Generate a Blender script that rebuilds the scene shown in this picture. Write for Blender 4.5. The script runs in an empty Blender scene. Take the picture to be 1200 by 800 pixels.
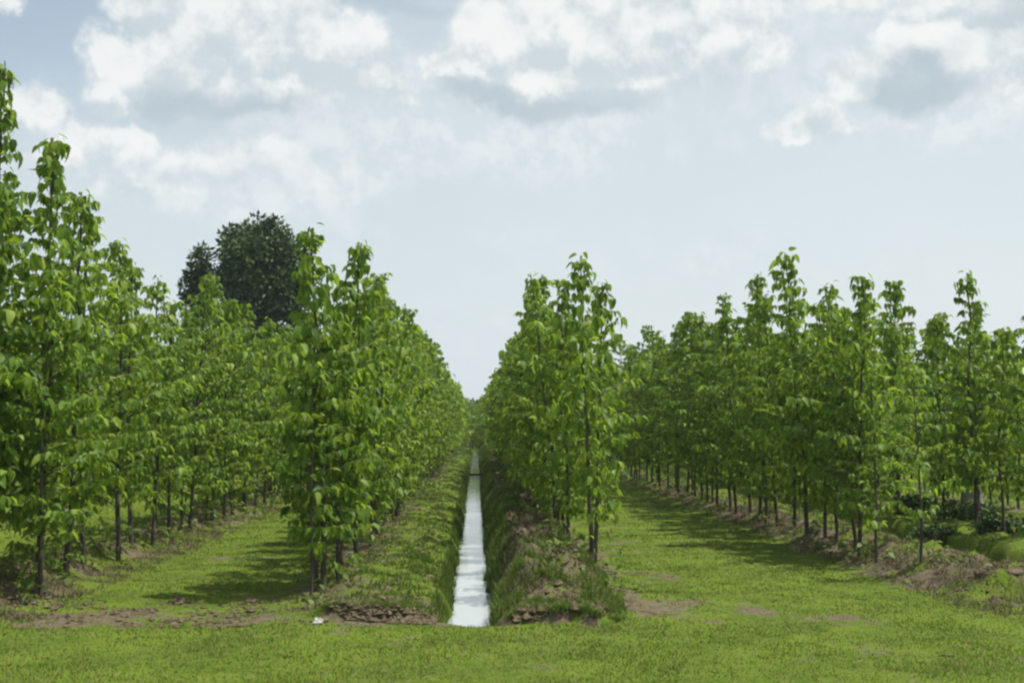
import bpy, math, random
import numpy as np
from mathutils import Vector, Matrix

S = bpy.context.scene
COL = S.collection
R = math.radians

# ------------------------------------------------------------------ camera
EYE = 2.4
cam_d = bpy.data.cameras.new('camera')
cam = bpy.data.objects.new('camera', cam_d)
COL.objects.link(cam)
cam.location = (0, 0, EYE)
cam.rotation_euler = (R(90 + 3.81), 0, R(-1.604))
cam_d.sensor_width = 36
cam_d.lens = 45
cam_d.clip_start = 0.1
cam_d.clip_end = 8000
S.camera = cam

# ------------------------------------------------------------------ exposure
S.view_settings.view_transform = 'Standard'
S.view_settings.look = 'None'
S.view_settings.exposure = 0.35
S.view_settings.gamma = 1
S.cycles.filter_width = 2.4
S.cycles.max_bounces = 8
S.cycles.transparent_max_bounces = 8
S.cycles.volume_bounces = 0

# ------------------------------------------------------------------ sun
SUN_EL = 67.0
SUN_AZ = 93.0            # degrees clockwise from the view direction (+Y) towards +X
sd = Vector((math.sin(R(SUN_AZ)) * math.cos(R(SUN_EL)), math.cos(R(SUN_AZ)) * math.cos(R(SUN_EL)), math.sin(R(SUN_EL))))
sun_d = bpy.data.lights.new('sun', 'SUN')
sun_d.energy = 5.0
sun_d.angle = R(0.6)
sun_d.color = (1.0, 0.955, 0.87)
sun = bpy.data.objects.new('sun', sun_d)
COL.objects.link(sun)
sun.rotation_euler = sd.to_track_quat('Z', 'Y').to_euler()
sun.location = (0, 0, 50)


# ------------------------------------------------------------------ node helper
class NT:
    def __init__(self, tree):
        self.t = tree
        self.n = tree.nodes
        self.l = tree.links

    def new(self, typ, **kw):
        nd = self.n.new(typ)
        for k, v in kw.items():
            setattr(nd, k, v)
        return nd

    def put(self, sock, v):
        if hasattr(v, 'links') or isinstance(v, bpy.types.NodeSocket):
            self.l.new(v, sock)
        else:
            if hasattr(sock.default_value, '__len__') and not hasattr(v, '__len__'):
                v = (v,) * len(sock.default_value)
            if hasattr(v, '__len__') and len(sock.default_value) == 4 and len(v) == 3:
                v = (*v, 1)
            sock.default_value = v

    def m(self, op, a, b=None, c=None, clamp=False):
        nd = self.new('ShaderNodeMath', operation=op, use_clamp=clamp)
        for i, v in enumerate((a, b, c)):
            if v is not None:
                self.put(nd.inputs[i], v)
        return nd.outputs[0]

    def v(self, op, a, b=None):
        nd = self.new('ShaderNodeVectorMath', operation=op)
        self.put(nd.inputs[0], a)
        if b is not None:
            self.put(nd.inputs[1], b)
        return nd.outputs['Value'] if op in ('LENGTH', 'DOT_PRODUCT') else nd.outputs[0]

    def ramp(self, x, a, b, lo=0.0, hi=1.0):
        nd = self.new('ShaderNodeMapRange', interpolation_type='SMOOTHSTEP')
        self.put(nd.inputs[0], x)
        for i, q in enumerate((a, b, lo, hi)):
            self.put(nd.inputs[1 + i], q)
        return nd.outputs[0]

    def noise(self, vec, scale, detail=4, rough=0.55, dim='3D', out='Fac'):
        nd = self.new('ShaderNodeTexNoise', noise_dimensions=dim)
        if vec is not None:
            self.l.new(vec, nd.inputs['Vector'])
        nd.inputs['Scale'].default_value = scale
        nd.inputs['Detail'].default_value = detail
        nd.inputs['Roughness'].default_value = rough
        return nd.outputs[out]

    def mix(self, f, a, b):
        nd = self.new('ShaderNodeMix', data_type='RGBA')
        self.put(nd.inputs[0], f)
        self.put(nd.inputs[6], a)
        self.put(nd.inputs[7], b)
        return nd.outputs[2]


# ------------------------------------------------------------------ sky
world = bpy.data.worlds.new('World')
S.world = world
world.use_nodes = True
world.node_tree.nodes.clear()
w = NT(world.node_tree)
bg = w.new('ShaderNodeBackground')
wo = w.new('ShaderNodeOutputWorld')
w.l.new(bg.outputs[0], wo.inputs[0])
SKY_K = 0.1
bg.inputs[1].default_value = SKY_K
sky = w.new('ShaderNodeTexSky', sky_type='NISHITA')
sky.sun_disc = False
sky.sun_elevation = R(SUN_EL)
sky.sun_rotation = R(SUN_AZ)
sky.air_density = 1.0
sky.dust_density = 1.5
tc = w.new('ShaderNodeTexCoord')
dirv = tc.outputs['Generated']
sep = w.new('ShaderNodeSeparateXYZ')
w.l.new(dirv, sep.inputs[0])
az = w.m('ARCTAN2', sep.outputs[0], sep.outputs[1])
el = w.m('ARCSINE', sep.outputs[2])
cmb = w.new('ShaderNodeCombineXYZ')
w.l.new(az, cmb.inputs[0])
w.l.new(el, cmb.inputs[1])
ae = cmb.outputs[0]
# billowing edges: the angles are warped by two noises
warp1 = w.v('MULTIPLY', w.v('SUBTRACT', w.noise(dirv, 9, 5, 0.6, out='Color'), (0.5, 0.5, 0.5)), (0.075, 0.055, 0))
warp2 = w.v('MULTIPLY', w.v('SUBTRACT', w.noise(dirv, 34, 5, 0.62, out='Color'), (0.5, 0.5, 0.5)), (0.040, 0.032, 0))
aw = w.v('ADD', w.v('ADD', ae, warp1), warp2)


def blobs(lst, vec, shift=0.0, op='ADD'):
    acc = None
    for px, py, rx, ry, wt in lst:
        k = 1.75 if op == 'MAXIMUM' else 1.1
        rx, ry = rx * k, ry * k
        c = ((px - 558) / 1500, (490 - py - shift) / 1500, 0)
        d = w.v('LENGTH', w.v('MULTIPLY', w.v('SUBTRACT', vec, c), (1500 / rx, 1500 / ry, 0)))
        g = w.ramp(d, 0.0, 1.0, wt, 0.0)
        acc = g if acc is None else w.m(op, acc, g)
    return acc


# cumulus puffs, centre and size of each in 1/1500 radian: heads stand crisp against the sky, bellies fade into the haze
PUFFS = [
    # big cloud on the left
    (185, 25, 62, 62, 1), (215, 75, 80, 66, 1.2), (262, 40, 70, 62, 1.2), (300, 62, 76, 66, 1.2), (335, 50, 62, 56, 1), (372, 75, 74, 56, 1), (418, 100, 56, 34, .8), (452, 116, 46, 24, .6),
    (130, 118, 34, 40, .8), (158, 92, 58, 62, .9), (240, 108, 110, 56, .9), (330, 112, 110, 50, .9),
    # its lower tier
    (140, 170, 56, 60, .60), (225, 192, 100, 50, .42), (330, 176, 90, 50, .46), (400, 200, 90, 46, .36), (200, 232, 90, 40, .38), (145, 225, 60, 40, .40),
    # far left wisps
    (55, 150, 46, 40, .7), (80, 200, 44, 46, .6), (10, 25, 30, 26, .6),
    # middle cloud
    (522, 84, 36, 24, .8), (560, 72, 46, 34, .9), (600, 40, 74, 62, 1), (650, 28, 76, 66, 1), (705, 50, 84, 62, 1), (640, 78, 100, 40, .95), (755, 44, 80, 62, 1), (805, 30, 80, 62, 1),
    (850, 50, 74, 62, 1), (890, 68, 50, 44, .9), (740, 84, 100, 36, .8), (560, 112, 80, 20, .5), (280, 90, 150, 50, .9), (1160, 110, 90, 40, .8),
    # right cloud
    (1085, 22, 50, 44, 1), (1090, 60, 60, 52, 1), (1140, 30, 62, 62, 1), (1130, 82, 80, 52, 1), (1185, 80, 70, 62, 1), (1050, 108, 60, 44, .9), (1180, 128, 80, 36, .7),
    # small one below it
    (940, 152, 46, 24, .55), (975, 146, 50, 30, .6), (1010, 158, 44, 20, .5),
    # thin bands
    (980, 18, 120, 24, .4)]
white = blobs(PUFFS, aw, 0.0, 'MAXIMUM')
white_up = blobs(PUFFS, aw, 16, 'MAXIMUM')        # the same clouds, sunk a little: what lies above a point
grey = blobs([
    (250, 128, 150, 26, .8), (180, 112, 50, 40, .30), (350, 128, 90, 22, .5), (640, 112, 190, 30, .9), (560, 100, 70, 26, .45), (690, 62, 60, 40, .25),
    (1066, 108, 50, 52, 1.3), (1115, 122, 90, 24, .55), (1165, 24, 66, 80, .75), (1120, 70, 50, 50, .35), (985, 166, 80, 16, .35),
    (450, 10, 190, 24, .55), (300, 218, 130, 22, .3), (830, 80, 90, 44, .25)], aw)
fb = w.noise(dirv, 13, 8, 0.6)
fb2 = w.noise(w.v('ADD', dirv, (0.004, 0.0, 0.013)), 13, 8, 0.6)
relief = w.m('SUBTRACT', fb, fb2)                                  # the side of the billows turned up, to the sun
fine = w.noise(dirv, 45, 6, 0.65)
wide = w.noise(w.v('MULTIPLY', dirv, (1, 1, 2.2)), 2.6, 7, 0.58)    # cloud cover over the rest of the sky
above = w.ramp(el, 0.36, 0.50)
behind = w.ramp(sep.outputs[1], 0.80, 0.62)
rest = w.m('MULTIPLY', w.ramp(wide, 0.44, 0.60), w.m('MAXIMUM', above, w.m('MULTIPLY', behind, w.ramp(el, 0.06, 0.2))))
body = w.m('ADD', white, w.m('MULTIPLY', w.m('SUBTRACT', fb, 0.5), 0.8))
up = w.ramp(w.m('SUBTRACT', white, white_up), -0.24, 0.10)          # 1 on the crowns of the clouds, 0 underneath
soft = blobs([(280, 225, 260, 90, .9), (450, 150, 150, 110, .6), (350, 130, 260, 120, .5), (660, 120, 280, 110, .6), (600, 165, 260, 50, .5), (1000, 120, 190, 90, .7), (1130, 150, 130, 60, .6),
              (950, 20, 170, 50, .7), (60, 190, 90, 130, .6), (480, 380, 400, 50, .35), (760, 300, 500, 60, .3)], aw)
soft = w.m('MULTIPLY', w.ramp(w.m('ADD', soft, w.m('MULTIPLY', w.m('SUBTRACT', fb, 0.5), 1.1)), 0.0, 0.95), 0.68)
cover = w.m('MAXIMUM', w.ramp(body, 0.22, w.m('ADD', 1.0, w.m('MULTIPLY', up, -0.50))), rest)
# clear sky seen through a thin white veil, thicker towards the horizon
veil = w.m('ADD', w.ramp(el, 0.02, 0.42, 0.96, 0.62), w.m('MULTIPLY', w.m('SUBTRACT', wide, 0.5), 0.30), clamp=True)
veil = w.m('ADD', veil, w.m('MULTIPLY', w.ramp(az, -0.42, 0.10, -0.30, 0.02), w.ramp(el, 0.06, 0.32)), clamp=True)
kk = 1.0 / SKY_K / 1.274
veilc = w.mix(w.ramp(az, -0.36, 0.36), tuple(c * kk for c in (0.715, 0.79, 0.815)), tuple(c * kk for c in (0.765, 0.835, 0.85)))
skyc = w.mix(veil, w.v('MULTIPLY', sky.outputs[0], (0.92, 1.0, 0.98)), veilc)
lt = w.m('ADD', w.m('ADD', w.m('MULTIPLY', relief, 3.0), w.m('MULTIPLY', fine, 0.26)), w.m('MULTIPLY', up, 0.48))
lit = w.mix(w.ramp(lt, 0.14, 0.80), tuple(c * kk for c in (0.62, 0.70, 0.735)), tuple(c * kk for c in (0.94, 0.95, 0.935)))
skyc = w.mix(soft, skyc, w.mix(w.ramp(w.m('ADD', relief, fine), .38, .66), tuple(c * kk for c in (0.70, 0.775, 0.805)), tuple(c * kk for c in (0.87, 0.90, 0.905))))
skyc = w.mix(w.m('MULTIPLY', cover, 0.90), skyc, lit)
gm = w.m('MULTIPLY', w.ramp(w.m('ADD', grey, w.m('MULTIPLY', w.m('SUBTRACT', fb, 0.5), 1.0)), 0.10, 0.90), 0.72, clamp=True)
skyc = w.mix(gm, skyc, tuple(c * kk for c in (0.455, 0.55, 0.62)))
w.l.new(skyc, bg.inputs[0])
world.cycles.sampling_method = 'MANUAL'
world.cycles.sample_map_resolution = 512


# ------------------------------------------------------------------ numbers: noise, terrain
def h2(ix, iy, seed):
    v = np.sin(ix * 127.1 + iy * 311.7 + seed * 74.7) * 43758.5453
    return v - np.floor(v)


def vn(x, y, seed=0):
    ix, iy = np.floor(x), np.floor(y)
    fx, fy = x - ix, y - iy
    fx, fy = fx * fx * (3 - 2 * fx), fy * fy * (3 - 2 * fy)
    a, b, c, d = h2(ix, iy, seed), h2(ix + 1, iy, seed), h2(ix, iy + 1, seed), h2(ix + 1, iy + 1, seed)
    return (a * (1 - fx) + b * fx) * (1 - fy) + (c * (1 - fx) + d * fx) * fy


def fbm(x, y, seed=0, n=4):
    s, a, t = 0, 1, 0
    for i in range(n):
        s = s + a * vn(x, y, seed + i)
        t += a
        a *= .5
        x, y = x * 2.03 + 7.1, y * 2.03 + 3.7
    return s / t


def ss(a, b, x):
    t = np.clip((x - a) / (b - a), 0, 1)
    return t * t * (3 - 2 * t)


ROWS = [-31.3, -27.4, -23.0, -18.9, -14.6, -10.4, -6.3, -2.13, 1.76, 6.9, 10.7, 15.4, 19.3, 24.0, 27.9]
WATER = -0.27
DITCH = -0.01           # centre line of the middle ditch
DITCHES = [-24.9, -16.7, -8.4, -0.01, 8.85, 17.3, 26.0]


def height(x, y):
    x = np.asarray(x, float)
    y = np.asarray(y, float)
    z = (fbm(x * .5, y * .5, 3) - .5) * .10 + (fbm(x * 3, y * 3, 9, 3) - .5) * .035
    near = ss(15.2, 16.6, y)
    far = 1 - ss(420, 520, y)
    for r in ROWS:          # worked soil heaped slightly along each row
        d = np.abs(x - r)
        z = z + near * far * .07 * (1 - ss(.2, .9, d)) * (.4 + fbm(x * 2.2, y * 2.2, 21, 3))
    edge = 16.05 + (fbm(x * 1.7, y * 0, 5, 3) - .5) * .8
    for i, c in enumerate(DITCHES):
        if i == 3:
            continue
        d = np.abs(x - c + (fbm(x * 0, y * .6, 31 + i, 2) - .5) * .3)
        e = edge + 1.35
        g = ss(-.05, .2, y - e) * far
        lump = fbm(x * 2.6, y * 2.2, 40 + i, 4)
        z = z + g * (.34 * (1 - ss(.5, 1.3, np.abs(d - 1.05))) * (.35 + lump))
        cut = (1 - ss(.28, .62, d)) * g
        z = z * (1 - cut) + (-.65) * cut
    # middle ditch: bench on the left, rough spoil mound on the right
    d = x - DITCH + (fbm(x * 0, y * .8, 51, 3) - .5) * .16 + (fbm(x * .5, y * 2.6, 52, 4) - .5) * .20
    g = ss(-.03, .09, y - edge) * far
    lump = fbm(x * 3.1, y * 2.3, 60, 4)
    left = .16 * (1 - ss(1.55, 2.2, -d)) * ss(.35, 1.0, -d) * (.55 + .9 * lump)
    right = .54 * (1 - ss(1.25, 2.0, d)) * ss(.25, .75, d) * (.35 + 1.15 * lump) * (.30 + .70 * ss(16.3, 18.2, y))
    z = z + g * np.where(d < 0, left, right)
    gw = ss(0.0, .25, y - edge + .1) * far
    cutl = 1 - ss(.13, .56, -d)
    cutr = 1 - ss(.13, .34, d)
    cut = np.where(d < 0, cutl, cutr) * gw * (1 - ss(131, 134, y))
    z = z + g * (fbm(x * 9, y * 7, 61, 3) - .5) * .13 * (np.abs(d) < 1.9) * ss(.2, .5, np.abs(d))
    return z * (1 - cut) + (-.62) * cut


def dirt_shade_mask(x, y):
    n = fbm(x * 1.3, y * 1.3, 77, 5)
    n2 = fbm(x * 4.1, y * 4.1, 88, 4)
    far = 1 - ss(90, 160, y)
    m = np.zeros_like(x)
    for r in ROWS:
        s = 1.15 if r < 3 else 1.0
        m = np.maximum(m, (1 - ss(.25, s, np.abs(x - r))) * .62 * ss(16.0, 17.0, y))
    front = ss(15.3, 15.9, y) * (1 - ss(16.9, 17.9, y))
    m = np.maximum(m, front * (.62 - .32 * ss(3.4, 5.0, x) * (1 - ss(6.5, 7.5, x))))
    m = np.maximum(m, .42 * (1 - ss(.3, 1.3, np.abs(x - 2.6))) * ss(16, 17, y) * (1 - ss(26, 34, y)))
    m = np.maximum(m, .50 * ss(6.2, 7.4, x) * ss(15.8, 16.6, y) * (1 - ss(22, 27, y)) * (1 - ss(8.9, 9.8, x)))
    m = np.maximum(m, np.where((x > -2.1) & (x < 2.3) & (y > 15.9), np.where(x > 0, .68, .40 - .12 * (x > -1.2)), 0))
    m = np.maximum(m, .16 + .12 * ss(.5, .7, fbm(x * .35, y * .5, 123, 3)))
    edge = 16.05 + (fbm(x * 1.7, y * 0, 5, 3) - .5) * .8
    cut_shade = ((np.abs(y - edge - .02) < .10) & (x > -1.75) & (x < 1.5) & (fbm(x * 4, y * 4, 19, 3) > .42)) * 1.0  # bare soil of the cut face, marked for painted undercut shade
    v = m + (n - .5) * 1.1 + (n2 - .5) * .5
    return np.maximum(np.clip(ss(.34, .72, v) * far + .25 * (1 - far), 0, 1), cut_shade * 2)


# ------------------------------------------------------------------ mesh helpers
def mesh_np(name, verts, loops, sizes, mat, smooth=True, attr=None):
    me = bpy.data.meshes.new(name)
    verts = np.ascontiguousarray(verts, np.float32)
    me.vertices.add(len(verts))
    me.vertices.foreach_set('co', verts.ravel())
    me.loops.add(len(loops))
    me.loops.foreach_set('vertex_index', np.ascontiguousarray(loops, np.int32))
    me.polygons.add(len(sizes))
    starts = np.concatenate(([0], np.cumsum(sizes)[:-1])).astype(np.int32)
    me.polygons.foreach_set('loop_start', starts)
    me.polygons.foreach_set('use_smooth', np.full(len(sizes), smooth))
    if attr:
        for k, a in attr.items():
            at = me.attributes.new(k, 'FLOAT', 'POINT')
            at.data.foreach_set('value', np.ascontiguousarray(a, np.float32))
    me.update(calc_edges=True)
    me.validate()
    me.materials.append(mat)
    return me


def link(name, me, parent=None, loc=None, **props):
    o = bpy.data.objects.new(name, me)
    COL.objects.link(o)
    if parent is not None:
        o.parent = parent
    if loc is not None:
        o.location = loc
    for k, v in props.items():
        o[k] = v
    return o


def tubes(paths, sides=6):
    """paths: list of (points (n,3), radii (n)) -> verts, loops, sizes"""
    V, L, Z, off = [], [], [], 0
    for pts, rad in paths:
        pts = np.asarray(pts, float)
        n = len(pts)
        tan = np.gradient(pts, axis=0)
        tan /= np.linalg.norm(tan, axis=1)[:, None] + 1e-9
        ref = np.array([1., .1, .05]) if abs(tan[0][2]) > .8 else np.array([0, 0, 1.])
        a = np.cross(tan, ref)
        a /= np.linalg.norm(a, axis=1)[:, None] + 1e-9
        b = np.cross(tan, a)
        ang = np.linspace(0, 2 * np.pi, sides, endpoint=False)
        ring = pts[:, None, :] + np.asarray(rad)[:, None, None] * (np.cos(ang)[None, :, None] * a[:, None, :] + np.sin(ang)[None, :, None] * b[:, None, :])
        V.append(ring.reshape(-1, 3))
        for i in range(n - 1):
            for k in range(sides):
                k2 = (k + 1) % sides
                L += [off + i * sides + k, off + i * sides + k2, off + (i + 1) * sides + k2, off + (i + 1) * sides + k]
                Z.append(4)
        L += [off + (n - 1) * sides + k for k in range(sides)]
        Z.append(sides)
        off += n * sides
    return np.concatenate(V), np.array(L), np.array(Z)


# ------------------------------------------------------------------ materials
def material(name):
    m = bpy.data.materials.new(name)
    m.use_nodes = True
    m.node_tree.nodes.clear()
    t = NT(m.node_tree)
    out = t.new('ShaderNodeOutputMaterial')
    return m, t, out


def leaf_material(name, lo, mid, hi, trans=(.30, .46, .06), tmix=.38, gloss=.42, hue_noise=1.1, dry=None):
    m, t, out = material(name)
    a = t.new('ShaderNodeAttribute', attribute_name='rnd')
    rnd = a.outputs['Fac']
    geo = t.new('ShaderNodeNewGeometry')
    oi = t.new('ShaderNodeObjectInfo')
    n = t.noise(geo.outputs['Position'], hue_noise, 3, .6)
    f = t.m('ADD', t.m('MULTIPLY', rnd, .75), t.m('MULTIPLY', n, .35))
    f = t.m('ADD', f, t.m('MULTIPLY', t.m('SUBTRACT', oi.outputs['Random'], .5), .18))
    c = t.mix(t.ramp(f, .05, .55), lo, mid)
    c = t.mix(t.ramp(f, .55, 1.0), c, hi)
    p = t.new('ShaderNodeBsdfPrincipled')
    t.put(p.inputs['Base Color'], c)
    p.inputs['Roughness'].default_value = gloss
    p.inputs['Specular IOR Level'].default_value = .22
    if dry:
        big = t.noise(geo.outputs['Position'], .55, 5, .65)
        c = t.mix(t.m('MULTIPLY', t.ramp(t.m('ADD', big, t.m('MULTIPLY', rnd, .30)), .52, .80), .8), c, dry)
        t.put(p.inputs['Base Color'], c)
    tr = t.new('ShaderNodeBsdfTranslucent')
    t.put(tr.inputs[0], t.mix(t.ramp(f, .1, 1.0), tuple(q * .6 for q in trans), trans))
    mx = t.new('ShaderNodeMixShader')
    mx.inputs[0].default_value = tmix
    t.l.new(p.outputs[0], mx.inputs[1])
    t.l.new(tr.outputs[0], mx.inputs[2])
    t.l.new(mx.outputs[0], out.inputs[0])
    return m


M_LEAF = leaf_material('broad_leaf', (.022, .056, .012), (.102, .188, .024), (.24, .32, .050), trans=(.42, .60, .05), tmix=.42, gloss=.5)
M_OAK = leaf_material('dark_leaf', (.036, .070, .020), (.056, .100, .028), (.095, .140, .036), trans=(.04, .07, .02), tmix=.2, gloss=.5, hue_noise=.5)
M_FARLEAF = leaf_material('far_leaf', (.02, .04, .018), (.035, .06, .025), (.05, .08, .03), trans=(.06, .10, .03), tmix=.2, gloss=.6, hue_noise=.1)
M_GRASS = leaf_material('grass_blade', (.072, .116, .014), (.110, .168, .016), (.165, .200, .036), trans=(.20, .33, .02), tmix=.28, gloss=.6, hue_noise=2.0, dry=(.20, .165, .07))
M_WEED = leaf_material('weed_leaf', (.055, .095, .018), (.10, .155, .025), (.17, .20, .05), trans=(.18, .28, .04), tmix=.35, gloss=.5, hue_noise=1.6)
M_DRY = leaf_material('dry_stalk', (.07, .058, .035), (.13, .11, .06), (.21, .18, .10), trans=(.14, .12, .06), tmix=.15, gloss=.8, hue_noise=1.6)


def simple(name, c1, c2, scale=8, rough=.85, bump=.3, stretch=(1, 1, 1), spec=.25):
    m, t, out = material(name)
    tcn = t.new('ShaderNodeTexCoord')
    co = t.v('MULTIPLY', tcn.outputs['Object'], stretch)
    n = t.noise(co, scale, 6, .6)
    p = t.new('ShaderNodeBsdfPrincipled')
    t.put(p.inputs['Base Color'], t.mix(t.ramp(n, .35, .68), c1, c2))
    p.inputs['Roughness'].default_value = rough
    p.inputs['Specular IOR Level'].default_value = spec
    b = t.new('ShaderNodeBump')
    b.inputs['Strength'].default_value = bump
    b.inputs['Distance'].default_value = .02
    t.l.new(n, b.inputs['Height'])
    t.l.new(b.outputs[0], p.inputs['Normal'])
    t.l.new(p.outputs[0], out.inputs[0])
    return m


M_BARK = simple('young_bark', (.050, .043, .034), (.11, .095, .075), 9, .85, .5, (1, 1, .35))
M_BRANCH = simple('green_branch', (.075, .085, .040), (.13, .13, .07), 9, .8, .3)
M_OLDBARK = simple('old_grey_bark', (.12, .115, .11), (.24, .235, .22), 5, .9, .8, (1, 1, .3))
M_STONE = simple('pale_stone', (.30, .29, .26), (.50, .48, .44), 14, .8, .5)
M_CLOD = simple('dark_soil', (.065, .050, .028), (.15, .12, .075), 12, .95, .9)
M_WOOD = simple('wet_wood', (.035, .030, .026), (.08, .07, .06), 6, .7, .5, (.3, 1, 1))

# ground
m, t, out = material('ground_cover')
geo = t.new('ShaderNodeNewGeometry')
pos = geo.outputs['Position']
at = t.new('ShaderNodeAttribute', attribute_name='dirt_shade')
n1 = t.noise(pos, .9, 6, .6)
n2 = t.noise(pos, 7, 7, .7)
n3 = t.noise(pos, 42, 4, .7)
g = t.mix(t.ramp(n1, .38, .62), (.068, .120, .010), (.110, .170, .014))
g = t.mix(t.ramp(n2, .42, .72), g, (.150, .165, .04))
g = t.mix(t.m('MULTIPLY', t.ramp(n3, .48, .60, 0, 1), .45), g, (.045, .070, .014))
d = t.mix(t.ramp(n2, .3, .7), (.085, .070, .042), (.17, .14, .092))
d = t.mix(t.m('MULTIPLY', t.ramp(n3, .5, .64), .6), d, (.08, .065, .04))
d = t.mix(t.ramp(at.outputs['Fac'], 1.1, 1.7), d, (.055, .042, .030))  # shadow of the undercut bed edge put into the soil colour
msk = t.m('ADD', at.outputs['Fac'], t.m('MULTIPLY', t.m('SUBTRACT', t.m('ADD', t.m('MULTIPLY', n2, .6), t.m('MULTIPLY', n3, .4)), .5), 2.2))
c = t.mix(t.ramp(msk, .25, .95), g, d)
p = t.new('ShaderNodeBsdfPrincipled')
t.put(p.inputs['Base Color'], c)
p.inputs['Roughness'].default_value = .95
p.inputs['Specular IOR Level'].default_value = .1
b = t.new('ShaderNodeBump')
b.inputs['Strength'].default_value = .7
b.inputs['Distance'].default_value = .05
t.l.new(t.m('ADD', n2, t.m('MULTIPLY', n3, .6)), b.inputs['Height'])
t.l.new(b.outputs[0], p.inputs['Normal'])
t.l.new(p.outputs[0], out.inputs[0])
M_GROUND = m

# milky ditch water
m, t, out = material('ditch_water')
geo = t.new('ShaderNodeNewGeometry')
p = t.new('ShaderNodeBsdfPrincipled')
nw = t.noise(t.v('MULTIPLY', geo.outputs['Position'], (2.5, .3, 1)), 2.0, 4, .6)
t.put(p.inputs['Base Color'], t.mix(t.ramp(nw, .3, .7), (.335, .365, .355), (.355, .385, .375)))
p.inputs['Roughness'].default_value = .07
p.inputs['IOR'].default_value = 1.6
b = t.new('ShaderNodeBump')
b.inputs['Strength'].default_value = .006
b.inputs['Distance'].default_value = .01
t.l.new(t.noise(t.v('MULTIPLY', geo.outputs['Position'], (9, 5, 1)), 3, 3, .6), b.inputs['Height'])
t.l.new(b.outputs[0], p.inputs['Normal'])
t.l.new(p.outputs[0], out.inputs[0])
M_WATER = m

# ------------------------------------------------------------------ ground sheet
xs = np.concatenate((-np.geomspace(3000, 15, 26), np.arange(-14.6, -2.6, .13), np.arange(-2.6, 2.6, .055), np.arange(2.6, 14.7, .13), np.geomspace(15, 3000, 26)))
ys = [-400., -100, -30, -8, 0, 5, 9, 10.5]
yy, st = 11.2, .055
while yy < 3500:
    ys.append(yy)
    if yy > 18.5:
        st *= 1.018 if yy < 60 else 1.12
    yy += st
ys = np.array(ys)
X, Y = np.meshgrid(xs, ys)
Zg = height(X, Y)
nx, ny = len(xs), len(ys)
idx = np.arange(nx * ny).reshape(ny, nx)
q = np.stack((idx[:-1, :-1], idx[:-1, 1:], idx[1:, 1:], idx[1:, :-1]), -1).reshape(-1)
me = mesh_np('ground', np.stack((X, Y, Zg), -1).reshape(-1, 3), q, np.full((nx - 1) * (ny - 1), 4), M_GROUND, True, {'dirt_shade': dirt_shade_mask(X, Y).ravel()})
link('ground', me, kind='structure')

# water in each ditch (the sheet's ends are buried in the banks)
for i, c in enumerate(DITCHES):
    wz = WATER if i == 3 else -.45
    yv = np.concatenate((np.arange(15.6, 40, .5), np.geomspace(40, 520, 40)))
    vx = np.stack([np.stack((np.full_like(yv, c + s * .62), yv, np.full_like(yv, wz)), -1) for s in (-1, 1)], 1).reshape(-1, 3)
    k = np.arange(len(yv) - 1) * 2
    lp = np.stack((k, k + 1, k + 3, k + 2), -1).reshape(-1)
    link('ditch_water', mesh_np('ditch_water', vx, lp, np.full(len(k), 4), M_WATER), kind='structure')

# ------------------------------------------------------------------ leaves
# template of one drooping heart-shaped leaf with a short stalk (x side, y along, z up), length 1
LT = np.array([(0, -.34, -.16), (.02, -.34, -.16), (0, 0, 0), (.24, .08, .05), (-.24, .08, .05), (0, .33, -.035), (.31, .36, .06), (-.31, .36, .06),
               (0, .68, -.10), (.19, .70, -.045), (-.19, .70, -.045), (0, 1.0, -.25)], float)
LF = [(0, 1, 2), (2, 3, 6, 5), (2, 5, 7, 4), (5, 6, 9, 8), (5, 8, 10, 7), (8, 9, 11), (8, 11, 10)]
LTS = np.array([(0, 0, 0), (.36, .35, .04), (-.36, .35, .04), (0, 1.0, -.2)], float)       # far leaves
LFS = [(0, 1, 3, 2)]


def leaf_cloud(P, D, N, size, rnd, tmpl=LT, faces=LF, wid=1.0):
    side = np.cross(D, N)
    side /= np.linalg.norm(side, axis=1)[:, None] + 1e-9
    N = np.cross(side, D)
    V = P[:, None, :] + size[:, None, None] * (tmpl[None, :, 0:1] * wid * .84 * side[:, None, :] + tmpl[None, :, 1:2] * D[:, None, :] + tmpl[None, :, 2:3] * N[:, None, :])
    fl = np.concatenate([np.array(f) for f in faces])
    fs = np.array([len(f) for f in faces])
    n = len(P)
    loops = (np.arange(n)[:, None] * len(tmpl) + fl[None, :]).ravel()
    return V.reshape(-1, 3), loops, np.tile(fs, n), np.repeat(rnd, len(tmpl))


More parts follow.
